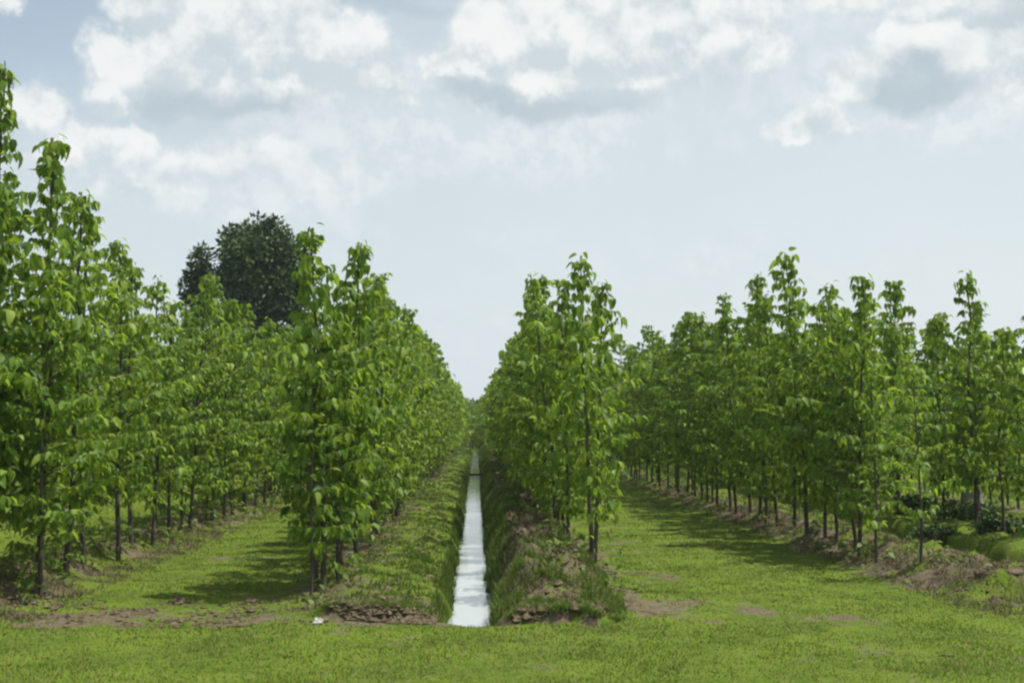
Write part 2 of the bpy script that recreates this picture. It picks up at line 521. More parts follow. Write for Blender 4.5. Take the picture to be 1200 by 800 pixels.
def grow(seed, H, zb=1.0, rmax=.85, leaf=.25, dense=1.0, lean=(0, 0), whorl=.21, low=0.0, spire=.25):
    """skeleton and leaves of one young broad-leaved tree, base at the origin"""
    rs = np.random.RandomState(seed)
    leaf *= .53
    zb *= .66
    nz = int(H / .35) + 2
    zz = np.linspace(-.15, H - .02, nz)
    wob = np.cumsum(rs.randn(nz, 2) * .018, axis=0)
    wob -= wob[0]
    tr = np.stack((wob[:, 0] + lean[0] * (np.clip(zz, 0, H) / H) ** 1.4, wob[:, 1] + lean[1] * (np.clip(zz, 0, H) / H) ** 1.4, zz), -1)
    rad = .040 * (H / 5.3) * (1 - .85 * np.clip(zz / H, 0, 1)) + .004

    def at(z):
        return np.array([np.interp(z, zz, tr[:, 0]), np.interp(z, zz, tr[:, 1]), z])
    br, P, D, N, Sz, Bi = [], [], [], [], [], []
    z, az0 = zb, rs.rand() * 6.28

    def leafat(p, out, drp, s, bi):
        a = rs.randn() * .35
        o = np.array([out[0] * math.cos(a) - out[1] * math.sin(a), out[0] * math.sin(a) + out[1] * math.cos(a), 0])
        o /= np.linalg.norm(o) + 1e-9
        dd = R(np.clip(drp + 6 + rs.randn() * 27, -20, 89))
        s *= math.exp(rs.randn() * .22)
        d = o * math.cos(dd) + np.array([0, 0, -math.sin(dd)])
        nn = o * math.sin(dd) + np.array([0, 0, math.cos(dd)]) + rs.randn(3) * .5
        P.append(p + o * s * .42 + np.array([0, 0, .12 * s]))
        D.append(d)
        N.append(nn)
        Sz.append(s)
        Bi.append(bi)
    while z < H - .12:
        tt = (z - zb) / (H - zb)
        prof = np.interp(tt, [0, .12, .35, .6, 1 - spire, 1 - spire * .45, 1], [.62, .88, 1.0, .84, .50, .26, .14])
        nb = 3 if rs.rand() < .45 * dense else 2
        for k in range(nb):
            az1 = az0 + k * 2 * math.pi / nb + rs.randn() * .35
            Lb = rmax * 1.1 * prof * rs.choice([rs.uniform(.5, 1.1), rs.uniform(.9, 1.55)])
            up = R(rs.uniform(22, 48)) if tt < .85 else R(rs.uniform(40, 65))
            h = np.array([math.cos(az1), math.sin(az1), 0])
            p0 = at(z)
            m_ = max(3, int(Lb / .045) + 1)
            s_ = np.linspace(0, 1, m_ + 1)
            pts = p0 + h * (Lb * math.cos(up)) * s_[:, None] + np.array([0, 0, 1.]) * (Lb * math.sin(up) * s_ - .22 * Lb * s_ ** 2)[:, None]
            pts = pts + rs.randn(*pts.shape) * .012 * s_[:, None]
            br.append((pts, .004 + .011 * Lb * (1 - .8 * s_)))
            sidev = np.array([-h[1], h[0], 0])
            for j in range(1, m_ + 1):
                if s_[j] < .22 and rs.rand() < .35:
                    continue
                for sg in (-1, 1):
                    if rs.rand() < .86 * dense:
                        leafat(pts[j], sidev * sg + h * .45, 48 if tt < .8 else 58, leaf * rs.uniform(.7, 1.2), len(br) - 1)
            for e in range(3):
                leafat(pts[-1], h + sidev * (e - 1) * 1.1, 62, leaf * rs.uniform(.8, 1.2), len(br) - 1)
        az0 += 2.4 + rs.randn() * .2
        z += whorl * rs.uniform(.75, 1.2) * (1 if tt < .8 else .7)
    # drooping tuft round the leader
    top = at(H)
    for e in range(9):
        a = e * 2.4
        leafat(top + np.array([0, 0, .02 - .035 * e]), np.array([math.cos(a), math.sin(a), 0]), 28 + 5 * e, leaf * rs.uniform(.7, 1.1), -1)
    # water shoots low on the stem
    for e in range(int(low)):
        zl = rs.uniform(.15, zb)
        a = rs.rand() * 6.28
        h = np.array([math.cos(a), math.sin(a), 0])
        Lb = rs.uniform(.12, .42)
        p0 = at(zl)
        pts = np.stack([p0 + h * Lb * q_ + np.array([0, 0, .35 * Lb * q_]) for q_ in (0, .5, 1)])
        br.append((pts, np.array([.006, .005, .003])))
        for q_ in range(4):
            leafat(pts[1 + q_ % 2], h + np.array([-h[1], h[0], 0]) * rs.uniform(-1.3, 1.3), 45, leaf * rs.uniform(.55, .95), len(br) - 1)
    return dict(trunk=(tr, rad), br=br, P=np.array(P), D=np.array(D), N=np.array(N), S=np.array(Sz), rs=rs, Bi=np.array(Bi))


def unit(a):
    return a / (np.linalg.norm(a, axis=1)[:, None] + 1e-9)


N_LEAFVAR = 8
leaf_vars = []
for i in range(N_LEAFVAR):
    rs = np.random.RandomState(900 + i)
    tv = LT.copy()
    tv[:, 2] += rs.randn(len(LT)) * .02
    tv[:, 2] -= tv[:, 1].clip(0) ** 2 * rs.uniform(-.05, .22)
    tv[:, 0] *= rs.uniform(.7, .95)
    lp = np.concatenate([np.array(f) for f in LF])
    leaf_vars.append(mesh_np('leaf', tv, lp, np.array([len(f) for f in LF]), M_LEAF, True, {'rnd': np.full(len(LT), (i + .5) / N_LEAFVAR)}))


def empty(name, loc, label, cat, group=None, rz=0.0, sc=1.0):
    o = bpy.data.objects.new(name, None)
    COL.objects.link(o)
    o.location = loc
    o.rotation_euler = (0, 0, rz)
    o.scale = (sc, sc, sc)
    o.empty_display_size = .3
    o['label'] = label
    o['category'] = cat
    if group:
        o['group'] = group
    return o


GROUP = 'young broad-leaved trees planted in rows'


def hero(x, y, H, label, seed, nleaf=90, **kw):
    """a tree near enough to show its own branches and large leaves: trunk, each branch, the leaves that stand out, the rest of the crown"""
    z = float(height(x, y))
    T = grow(seed, H, **kw)
    e = empty('young_tree', (x, y, z), label, 'tree', GROUP)
    V, L, Z = tubes([T['trunk']], 8)
    link('trunk', mesh_np('trunk', V, L, Z, M_BARK), e)
    big = sorted(range(len(T['br'])), key=lambda i: -np.linalg.norm(T['br'][i][0][-1] - T['br'][i][0][0]))
    for i in big:
        V, L, Z = tubes([T['br'][i]], 4)
        link('branch', mesh_np('branch', V, L, Z, M_BRANCH), e)
    P, D, N, Sz = T['P'], unit(T['D']), T['N'], T['S']
    # most exposed to the open side: far from the stem, high up, towards the track
    r = np.hypot(P[:, 0], P[:, 1])
    ex = r - .45 * P[:, 1] + .45 * ss(.7, 1.0, P[:, 2] / H) + T['rs'].rand(len(P)) * .25
    order = np.argsort(-ex)
    out, rest = order[:nleaf], order[nleaf:]
    rnd = T['rs'].rand(len(P))
    V, L, Z, A = leaf_cloud(P[rest], D[rest], N[rest], Sz[rest], rnd[rest])
    link('crown', mesh_np('crown', V, L, Z, M_LEAF, True, {'rnd': A}), e, kind='stuff')
    for i in out:
        d = Vector(D[i])
        s = d.cross(Vector(N[i])).normalized()
        n = s.cross(d)
        mt = Matrix((( s.x, d.x, n.x, 0), (s.y, d.y, n.y, 0), (s.z, d.z, n.z, 0), (0, 0, 0, 1))) @ Matrix.Scale(float(Sz[i]), 4)
        mt.translation = Vector(P[i])
        o = link('leaf', leaf_vars[int(rnd[i] * N_LEAFVAR)], e)
        o.matrix_basis = mt
    return e


def from_px(px, py):
    """ground point that the photograph shows at this pixel"""
    y = EYE * 1500 / (py - 500)
    return (px - 558) / 1500 * y, y


# ---- trees near enough to tell apart; x, depth, height, label
HERO = [
    # row along the far side of the left track, from its front end
    (-6.56, 17.6, 7.05, 'tallest tree at the front of the row beyond the left track, cropped by the frame', 11, 130, dict(zb=1.2, rmax=.62, spire=.42, leaf=.28, low=6)),
    (-6.22, 18.6, 6.45, '# tree of the row beyond the left track, thin leader with a drooping tuft', 12, 130, dict(zb=1.2, rmax=.85, spire=.50, leaf=.27, low=8, lean=(.15, 0))),
    (-6.25, 19.9, 5.9, '# tree from the front of the row beyond the left track', 13, 90, dict(zb=1.3, rmax=.9, low=9)),
    (-6.35, 21.1, 5.75, '# tree from the front of the row beyond the left track', 14, 90, dict(zb=1.3, rmax=.9, low=6)),
    (-6.2, 22.6, 5.6, '# tree from the front of the row beyond the left track', 15, 70, dict(zb=1.4, low=5)),
    (-6.35, 24.0, 5.3, '# tree of the row beyond the left track, where its top line dips', 16, 60, dict(zb=1.4, low=5)),
    (-6.3, 25.3, 5.25, '# tree from the front of the row beyond the left track', 17, 50, dict(zb=1.4, low=5)),
    # row on the left bank of the ditch
    (-2.18, 18.45, 5.2, 'front tree on the left bank of the ditch, throwing its shadow on the track', 21, 150, dict(zb=1.5, rmax=.74, lean=(-.22, 0), leaf=.27, low=7, spire=.3)),
    (-2.05, 19.5, 5.1, '# tree on the left bank, its drooping top beside the front tree', 22, 130, dict(zb=1.4, rmax=.76, lean=(.16, 0), leaf=.27, low=7, spire=.35)),
    (-2.2, 20.8, 4.6, '# tree from the front on the left bank of the ditch', 23, 80, dict(zb=1.0, rmax=.8, low=5)),
    (-2.05, 22.2, 4.7, '# tree from the front on the left bank of the ditch', 24, 60, dict(zb=1.0, rmax=.8, low=4)),
    (-2.15, 23.6, 4.5, '# tree from the front on the left bank of the ditch', 25, 50, dict(zb=1.1, rmax=.8, low=4)),
    # row on the right bank
    (1.80, 20.0, 4.9, 'front tree on the right bank of the ditch, slim with hanging lower leaves', 31, 150, dict(zb=1.3, rmax=.58, lean=(-.12, 0), leaf=.26, low=5, spire=.28)),
    (1.95, 21.2, 4.75, '# tree on the right bank, right behind the front one', 32, 110, dict(zb=1.2, rmax=.66, lean=(.05, 0), low=3)),
    (1.7, 23.4, 4.3, '# tree from the front on the right bank of the ditch', 33, 70, dict(zb=1.1, rmax=.8, low=3)),
    (1.62, 25.6, 5.25, '# tree on the right bank, leaning towards the water with a mop-like top', 34, 90, dict(zb=1.2, rmax=.8, lean=(-.42, 0), low=3, spire=.33)),
    # row beyond the right track
    (6.95, 20.0, 3.1, 'short thin sapling at the very front of the row beyond the right track', 41, 60, dict(zb=1.0, rmax=.6, leaf=.2, whorl=.34)),
    (6.75, 21.6, 3.3, 'slender sapling # from the front of the row beyond the right track', 42, 60, dict(zb=.9, rmax=.6, leaf=.2, whorl=.34)),
    (6.8, 22.7, 5.0, 'tree with a tufted top, # in the row beyond the right track', 43, 120, dict(zb=1.0, rmax=.92, spire=.36, lean=(.1, 0))),
    (6.85, 24.4, 4.5, '# tree from the front of the row beyond the right track', 44, 70, dict(zb=1.0, rmax=1.0)),
    (6.95, 23.55, 4.3, 'bushy low-topped tree wedged behind the first tufted one beyond the right track', 60, 60, dict(zb=.9, rmax=1.0)),
    (6.9, 25.3, 5.05, 'full-crowned tree right before the tallest one beyond the right track', 61, 60, dict(zb=.9, rmax=1.0, lean=(.2, 0))),
    (6.8, 28.9, 5.3, 'bushy tree a little behind the tallest one beyond the right track', 62, 50, dict(zb=1.0, rmax=.95)),
    (6.9, 31.1, 5.35, 'bushy tree right behind the round bare-necked top beyond the right track', 63, 40, dict(zb=1.0, rmax=.95)),
    (6.8, 33.4, 5.45, 'bushy tree right before the narrow-topped one beyond the right track', 64, 40, dict(zb=1.0, rmax=.95)),
    (10.7, 24.1, 4.3, 'nearest tree of the row behind the right ditch, at the edge of the view', 65, 60, dict(zb=1.2, rmax=.9)),
    (-2.0, 18.9, 3.9, 'thin stem with a short crown between the two front trees on the left bank', 66, 50, dict(zb=1.0, rmax=.55)),
    (-2.35, 19.25, 4.2, 'thin tree behind the front one on the left bank, on the track side', 67, 50, dict(zb=.9, rmax=.6)),
    (6.75, 26.1, 5.8, 'tallest tree of the row beyond the right track, wide drooping top', 45, 130, dict(zb=1.1, rmax=.95, spire=.36, leaf=.28, lean=(-.25, 0))),
    (6.9, 27.8, 5.0, 'tree just behind the tallest one in the row beyond the right track', 46, 60, dict(zb=1.1)),
    (6.8, 30.0, 5.75, 'tree with a round bare-necked top, past the tallest one beyond the right track', 47, 70, dict(zb=1.1, spire=.35)),
    (6.9, 32.2, 5.1, 'lower tree between two tufted ones in the row beyond the right track', 48, 40, dict(zb=1.1)),
    (6.85, 34.5, 5.9, 'narrow-topped tree well along the row beyond the right track', 49, 40, dict(zb=1.1, spire=.35)),
    (-2.28, 17.95, 3.2, 'short thin sapling hugging the front tree on the left bank', 26, 50, dict(zb=.9, rmax=.55, leaf=.24)),
    (-6.75, 17.05, 5.2, 'tree half cut off by the frame, lower than the tallest one behind it', 70, 60, dict(zb=1.4, rmax=.85, low=6)),
    (-7.1, 19.3, 5.9, 'leafy tree on the far side of the row, behind the slim squeezed one', 71, 60, dict(zb=1.2, rmax=.95, low=6)),
    (-7.05, 18.3, 5.6, 'slim tree squeezed between the cropped edge tree and the tufted one', 18, 90, dict(zb=1.2, rmax=.85, low=7)),
    (-5.95, 17.9, 4.3, 'low leafy tree standing out on the track side of the front row end', 19, 110, dict(zb=1.0, rmax=.85, low=8)),
    # rows beyond the right ditch
    (10.4, 26.6, 5.35, 'tree with a tall pointed top behind the right ditch, above the grey trunk', 51, 120, dict(zb=1.4, rmax=.8, spire=.4, leaf=.27)),
    (10.9, 27.7, 5.0, 'tree with a small side tuft at the right edge of the view', 52, 80, dict(zb=1.4, rmax=.7, spire=.35)),
    (10.5, 25.3, 4.1, 'low-topped tree in front of the pointed one behind the right ditch', 53, 50, dict(zb=1.4, rmax=.7)),
]
ORD = ['first', 'second', 'third', 'fourth', 'fifth', 'sixth', 'seventh', 'eighth', 'ninth', 'tenth', 'eleventh', 'twelfth', 'thirteenth', 'fourteenth',
       'fifteenth', 'sixteenth', 'seventeenth', 'eighteenth']


def row_of(x):
    return min(ROWS, key=lambda r: abs(r - x))


HERO.sort(key=lambda t_: t_[1])
in_row = {}
taken = []
for i, (x, y, H, lab, sd_, nl, kw) in enumerate(HERO):
    k = in_row[row_of(x)] = in_row.get(row_of(x), 0) + 1
    e = hero(x, y, H, lab.replace('#', ORD[k - 1]), sd_, nl, **kw)
    taken.append((x, y))

# ---- the rest: eight kinds of tree, each copied along the rows
protos = []
for i in range(12):
    T = grow(300 + i, 5.5, zb=[1.1, 1.5, .9, 1.3, 1.7][i % 5], rmax=[.95, .8, 1.05, .7, .9, 1.1][i % 6], leaf=[.25, .28, .23][i % 3], dense=[1, .9, 1.05, .8][i % 4], low=4, spire=.2 + .06 * (i % 3), lean=((i % 3 - 1) * .12, 0))
    V, L, Z = tubes([T['trunk']] + T['br'], 5)
    tm = mesh_np('trunk', V, L, Z, M_BARK)
    V, L, Z, A = leaf_cloud(T['P'], unit(T['D']), T['N'], T['S'], T['rs'].rand(len(T['P'])))
    cm = mesh_np('crown', V, L, Z, M_LEAF, True, {'rnd': A})
    protos.append((tm, cm))

ROWTXT = {-2.13: 'on the left bank of the ditch', 1.76: 'on the right bank of the ditch', -6.3: 'in the row beyond the left track', 6.9: 'in the row beyond the right track',
          -10.4: 'in the second row past the left track', 10.7: 'in the first row behind the right ditch', -14.6: 'in the third row beyond the left track',
          15.4: 'in the second row behind the right ditch'}
START = {-2.13: 24.9, 1.76: 27.0, -6.3: 26.6, 6.9: 36.0, -10.4: 25.5, 10.7: 29.0, -14.6: 36.0, 15.4: 36.0}
LIMIT = {-2.13: 82, 1.76: 82, -6.3: 68, 6.9: 70, -10.4: 46, 10.7: 52, -14.6: 46, 15.4: 46}
rs = np.random.RandomState(5)
far_list = []
n_ind = 0
for r in ROWS:
    inner = r in START
    y = START.get(r, 17.5 if abs(r) > 12 else 17.5)
    k = 0
    front = y
    while y < (230 if abs(r) < 11 else 120):
        H = 5.15 + rs.choice([rs.randn() * .3, rs.randn() * .3 - .5, rs.rand() * .9]) + 1.3 * min(1, max(0, (y - 30) / 120))
        x = r + rs.randn() * .09
        if inner and y < LIMIT[r]:
            tm, cm = protos[rs.randint(12)]
            txt = ROWTXT[r]
            num = k + (in_row.get(r, 99) if r in (-2.13, 1.76, -6.3, 6.9) else 99)
            if num < 18:
                lab = '%s tree from the front %s' % (ORD[num], txt)
            elif y < 48:
                lab = 'young tree in the middle stretch, ' + txt
            else:
                lab = 'small distant tree, far along ' + txt
            e = empty('young_tree', (x, y, float(height(x, y))), lab, 'tree', GROUP, rs.rand() * 6.28, H / 5.5)
            link('trunk', tm, e)
            link('crown', cm, e)
            n_ind += 1
        else:
            far_list.append((x, y, H, rs.randint(4), rs.rand() * 6.28))
        k += 1
        step = (1.12 if y < 90 else 1.7) if abs(r) < 16 else 2.2
        y += step * rs.uniform(.75, 1.25)
print('individual trees', n_ind + len(HERO), 'far', len(far_list))

for x in np.arange(-1.7, 2.0, .45):
    for y in (141.0, 147.0, 153.0, 160.0):
        far_list.append((x + rs.randn() * .1, y + rs.randn(), 4.7 + rs.rand() * .9 + .02 * (y - 141), rs.randint(4), rs.rand() * 6.28))

for x in np.arange(-2.4, 2.6, .4):
    for y in (134.5, 137.0, 139.5):
        far_list.append((x + rs.randn() * .1, y + rs.randn() * .6, 1.3 + rs.rand() * 1.3 + .25 * (y - 134), rs.randint(4), rs.rand() * 6.28))

# far trees too small to tell apart: one mesh
low = []
for i in range(4):
    T = grow(500 + i, 5.5, zb=1.2, rmax=.95, leaf=.34, dense=.6, whorl=.42)
    Vt, Lt, Zt = tubes([(T['trunk'][0][::5], T['trunk'][1][::5])], 3)
    low.append((T, Vt, Lt, Zt))
VV, LL, ZZ, AA, off = [], [], [], [], 0
TV, TL, TZ, toff = [], [], [], 0
for x, y, H, k, a in far_list:
    T, Vt, Lt, Zt = low[k]
    n = len(T['P'])
    stp = (2 if y < 110 else 3) if abs(x) < 12 else 4
    keep = np.arange(int(y) % stp, n, stp)
    V, L, Z, A = leaf_cloud(T['P'][keep], unit(T['D'])[keep], T['N'][keep], T['S'][keep] * {2: 1.4, 3: 1.65, 4: 1.8}[stp], np.random.RandomState(int(y * 10)).rand(len(keep)), LTS, LFS)
    M = np.array([[math.cos(a), -math.sin(a), 0], [math.sin(a), math.cos(a), 0], [0, 0, 1]]) * (H / 5.5)
    o_ = np.array([x, y, float(height(x, y))])
    VV.append(V @ M.T + o_)
    LL.append(L + off)
    ZZ.append(Z)
    AA.append(A)
    off += len(V)
    TV.append(Vt @ M.T + o_)
    TL.append(Lt + toff)
    TZ.append(Zt)
    toff += len(Vt)
far_o = link('distant_trees', mesh_np('distant_trees', np.concatenate(VV), np.concatenate(LL), np.concatenate(ZZ), M_LEAF, True, {'rnd': np.concatenate(AA)}), kind='stuff')
far_o['label'] = 'mass of distant plantation trees merging at the ends of the rows'
far_o['category'] = 'trees'
link('distant_trunks', mesh_np('distant_trunks', np.concatenate(TV), np.concatenate(TL), np.concatenate(TZ), M_BARK), kind='stuff',
     label='thin trunks of the distant plantation trees', category='trunks')

# ------------------------------------------------------------------ big dark tree far behind the rows
def dark_tree(px, py_top, depth, wpx, label, seed):
    rs = np.random.RandomState(seed)
    x = (px - 558) / 1500 * depth
    H = EYE + (500 - py_top) / 1500 * depth
    Rm = wpx / 1500 * depth / 2
    e = empty('dark_tree', (x, depth, float(height(x, depth))), label, 'tree')
    paths = [(np.array([(0, 0, -.2), (.1, 0, H * .25), (-.1, .1, H * .5), (0, 0, H * .82)]), np.array([.42, .34, .24, .06]))]
    P, D, N = [], [], []
    # centre, radius of each clump (fractions of Rm across, of H up)
    cl = []
    for _ in range(62):
        a = rs.rand() * 6.28
        t_ = rs.uniform(.50, .97)
        rr = Rm * max(0, 1 - abs((t_ - .70) / .30) ** 2.6) ** .5 * math.sqrt(rs.rand()) * 1.0
        cl.append((rr * math.cos(a), rr * math.sin(a), t_ * H, rs.uniform(.65, 1.15)))
    cl += [(-Rm * 1.15, 0, H * .78, .75), (-Rm * .95, 0, H * .70, .9), (-Rm * 1.0, .3, H * .78, .8), (-Rm * 1.25, .2, H * .735, .8), (-Rm * 1.05, 0, H * .86, .8), (-Rm * 1.15, 0, H * .55, 1.0),
           (-Rm * 1.2, 0, H * .66, .8), (Rm * .85, 0, H * .86, .9), (Rm * .95, 0, H * .72, 1.0)]
    for cx, cy, cz, r in cl:
        zs = min(cz * .75, H * .6)
        paths.append((np.array([(0, 0, zs * .8), (cx * .5, cy * .5, (zs + cz) * .47), (cx, cy, cz)]), np.array([.13, .08, .03])))
        n = 300
        v = rs.randn(n, 3)
        v /= np.linalg.norm(v, axis=1)[:, None]
        v *= (rs.rand(n) ** .45)[:, None] * r * np.array([.95, .95, 1.25])
        P.append(v + np.array([cx, cy, cz]))
        d = v + rs.randn(n, 3) * .5
        D.append(d)
        N.append(rs.randn(n, 3) + np.array([0, 0, .8]))
    P, D, N = np.concatenate(P), unit(np.concatenate(D)), np.concatenate(N)
    V, L, Z = tubes(paths, 6)
    link('trunk', mesh_np('trunk', V, L, Z, M_OLDBARK), e)
    V, L, Z, A = leaf_cloud(P, D, N, rs.uniform(.22, .40, len(P)), rs.rand(len(P)), LTS, LFS)
    link('crown', mesh_np('crown', V, L, Z, M_OAK, True, {'rnd': A}), e)
    return e


dark_tree(301, 266, 78, 124, 'big dark old tree rising behind the rows on the left', 71)

# far wood on the horizon at the end of the ditch
rs = np.random.RandomState(8)
n = 26000
X = rs.uniform(-700, 700, n)
top = 10 + 7 * fbm(X * .03, X * 0, 4, 4) + 4 * fbm(X * .15, X * 0, 14, 3)
Yw = 640 + rs.rand(n) * 30 + 20 * fbm(X * .01, X * 0, 2)
P = np.stack((X, Yw, top * rs.rand(n) ** .6), -1)
D = unit(rs.randn(n, 3))
V, L, Z, A = leaf_cloud(P, D, rs.randn(n, 3) + [0, -.5, .8], rs.uniform(1.6, 3.4, n), rs.rand(n), LTS, LFS)
o = link('distant_wood', mesh_np('distant_wood', V, L, Z, M_FARLEAF, True, {'rnd': A}), kind='stuff')
o['label'] = 'bluish wood on the horizon at the end of the ditch'
o['category'] = 'wood'


# ------------------------------------------------------------------ grass and weeds
def blades(x, y, hgt, wid, lean, seed, mat, name, label, cat, per=3, spread=.03, bendy=.35):
    rs = np.random.RandomState(seed)
    x = np.repeat(x, per) + rs.randn(len(x) * per) * spread
    y = np.repeat(y, per) + rs.randn(len(y) * per) * spread
    hgt = np.repeat(hgt, per) * rs.uniform(.6, 1.25, len(x))
    wid = np.repeat(wid, per)
    z = height(x, y)
    ok = z > WATER - .02
    x, y, z, hgt, wid = x[ok], y[ok], z[ok], hgt[ok], wid[ok]
    n = len(x)
    a = rs.rand(n) * 6.28
    l = rs.rand(n) * lean
    tip = np.stack((np.cos(a) * l, np.sin(a) * l, np.ones(n)), -1) * hgt[:, None]
    b = rs.rand(n) * 3.14
    sv = np.stack((np.cos(b), np.sin(b), np.zeros(n)), -1) * wid[:, None] * .5
    base = np.stack((x, y, z - .01), -1)
    mid = base + tip * np.array([.35, .35, .6])
    V = np.stack((base - sv, base + sv, mid + sv * .8, mid - sv * .8, base + tip), 1).reshape(-1, 3)
    k = np.arange(n)[:, None] * 5
    L = (k + np.array([[0, 1, 2, 3, 3, 2, 4]])).ravel()
    Z = np.tile([4, 3], n)
    A = np.repeat(rs.rand(n), 5)
    o = link(name, mesh_np(name, V, L, Z, mat, False, {'rnd': A}), kind='stuff')
    o['label'] = label
    o['category'] = cat
    return o


def scatter(n, y0, y1, seed, power=1.0, xlim=None):
    """points inside the view cone, denser near the eye"""
    rs = np.random.RandomState(seed)
    u = rs.rand(n)
    y = y0 * (y1 / y0) ** u if power else y0 + (y1 - y0) * u
    half = y * .44 + 1.5
    x = (rs.rand(n) * 2 - 1) * half + .03 * y
    if xlim:
        ok = (x > xlim[0]) & (x < xlim[1])
        x, y = x[ok], y[ok]
    return x, y


x, y = scatter(110000, 11.0, 70, 1)
dm = dirt_shade_mask(x, y)
rsx = np.random.RandomState(2)
ok = rsx.rand(len(x)) > dm * .75
x, y = x[ok], y[ok]
patch = fbm(x * 1.1, y * 1.1, 5, 4)
blades(x, y, (.014 + .042 * patch ** 1.5) * (1 + .012 * y), .005 + .0004 * y, .8, 3, M_GRASS, 'grass', 'short green grass on the lawn and the tracks', 'grass', per=3, spread=.06)

# taller weeds on both banks of the middle ditch and along the rows
rs = np.random.RandomState(12)
n = 20000
yb = 16.1 * (134 / 16.1) ** rs.rand(n)
sel = rs.rand(n)
xb = np.where(sel < .40, rs.uniform(-1.9, -.32, n), rs.uniform(.2, 1.9, n)) + DITCH
cl = fbm(xb * 2.2, yb * 1.5, 6, 3)
ok = (cl > np.where((xb > .45), .56, .52))
xb, yb, cl = xb[ok], yb[ok], cl[ok]
blades(xb, yb, .03 + .13 * (cl - .3) + .07 * (xb > .2), .010 + .0005 * yb, .9, 13, M_WEED, 'weeds', 'rough green weeds on the ditch banks', 'weeds', per=4, spread=.05)
# turf hanging over the cut front edge of both beds
n = 5200
xb = np.where(rs.rand(n) < .55, rs.uniform(-1.85, -.5, n), rs.uniform(.4, 1.75, n))
yb = 16.05 + (fbm(xb * 1.7, xb * 0, 5, 3) - .5) * .8 + .10 + rs.rand(n) ** 2 * .5
ok = fbm(xb * 5, yb * 2, 23, 2) > .40
blades(xb[ok], yb[ok], np.full(ok.sum(), .075), np.full(ok.sum(), .012), 1.3, 16, M_WEED, 'turf', 'ragged turf hanging over the cut edges of the beds', 'turf', per=3, spread=.03)
# fringe of green reeds along the water
n = 6500
yb = 16.1 * (60 / 16.1) ** rs.rand(n)
sd2 = rs.rand(n) < .30
xb = np.where(sd2, rs.uniform(-.52, -.33, n), rs.uniform(.20, .60, n)) + DITCH
ok = fbm(xb * 2, yb * 1.8, 9, 3) > np.where(sd2, .46, .40)
blades(xb[ok], yb[ok], np.full(ok.sum(), .20), np.full(ok.sum(), .014), .6, 14, M_WEED, 'reeds', 'green fringe of tall grass along the water edge', 'reeds', per=3, spread=.03)
# dead brown stalks
n = 34000
yb = 15.95 * (60 / 15.95) ** rs.rand(n)
sel = rs.rand(n)
xb = np.where(sel < .50, rs.uniform(.35, 1.95, n), np.where(sel < .55, rs.uniform(-2.3, -.7, n), np.where(sel < .78, rs.uniform(6.3, 8.3, n), rs.uniform(-7.0, -5.5, n))))
cl = fbm(xb * 1.9, yb * 1.9, 66, 3)
ok = cl > .38
blades(xb[ok], yb[ok], .04 + .22 * (cl[ok] - .35), np.full(ok.sum(), .010), 1.6, 15, M_DRY, 'dry_grass', 'dead brown stalks on the spoil banks', 'dry grass', per=3, spread=.05)


# broad-leaved undergrowth along the rows
def undergrowth():
    rs = np.random.RandomState(44)
    P, D, N, Sz = [], [], [], []
    for r in ROWS:
        if abs(r) > 20:
            continue
        y = 17.2 if r < 3 else 19
        while y < 75:
            y += rs.uniform(.08, .34) * (1 + y / 60)
            if vn(np.array([y * .6]), np.array([r]), 3)[0] < (.40 if r in (-2.13, 1.76) else .12):
                continue
            x0 = r + rs.randn() * .33
            h = rs.uniform(.08, .42) * (1.35 if r == -6.3 else 1)
            z0 = float(height(x0, y))
            for _ in range(rs.randint(6, 15)):
                a = rs.rand() * 6.28
                dd = R(rs.uniform(-20, 60))
                d = np.array([math.cos(a) * math.cos(dd), math.sin(a) * math.cos(dd), -math.sin(dd)])
                P.append((x0 + rs.randn() * .10, y + rs.randn() * .10, z0 + h * rs.rand()))
                D.append(d)
                N.append(np.array([0, 0, 1.]) + rs.randn(3) * .3)
                Sz.append(rs.uniform(.07, .17))
    P, D, N, Sz = map(np.array, (P, D, N, Sz))
    V, L, Z, A = leaf_cloud(P, unit(D), N, Sz, rs.rand(len(P)), LTS, LFS)
    o = link('undergrowth', mesh_np('undergrowth', V, L, Z, M_WEED, True, {'rnd': A}), kind='stuff')
    o['label'] = 'low leafy undergrowth at the feet of the tree rows'
    o['category'] = 'undergrowth'


undergrowth()


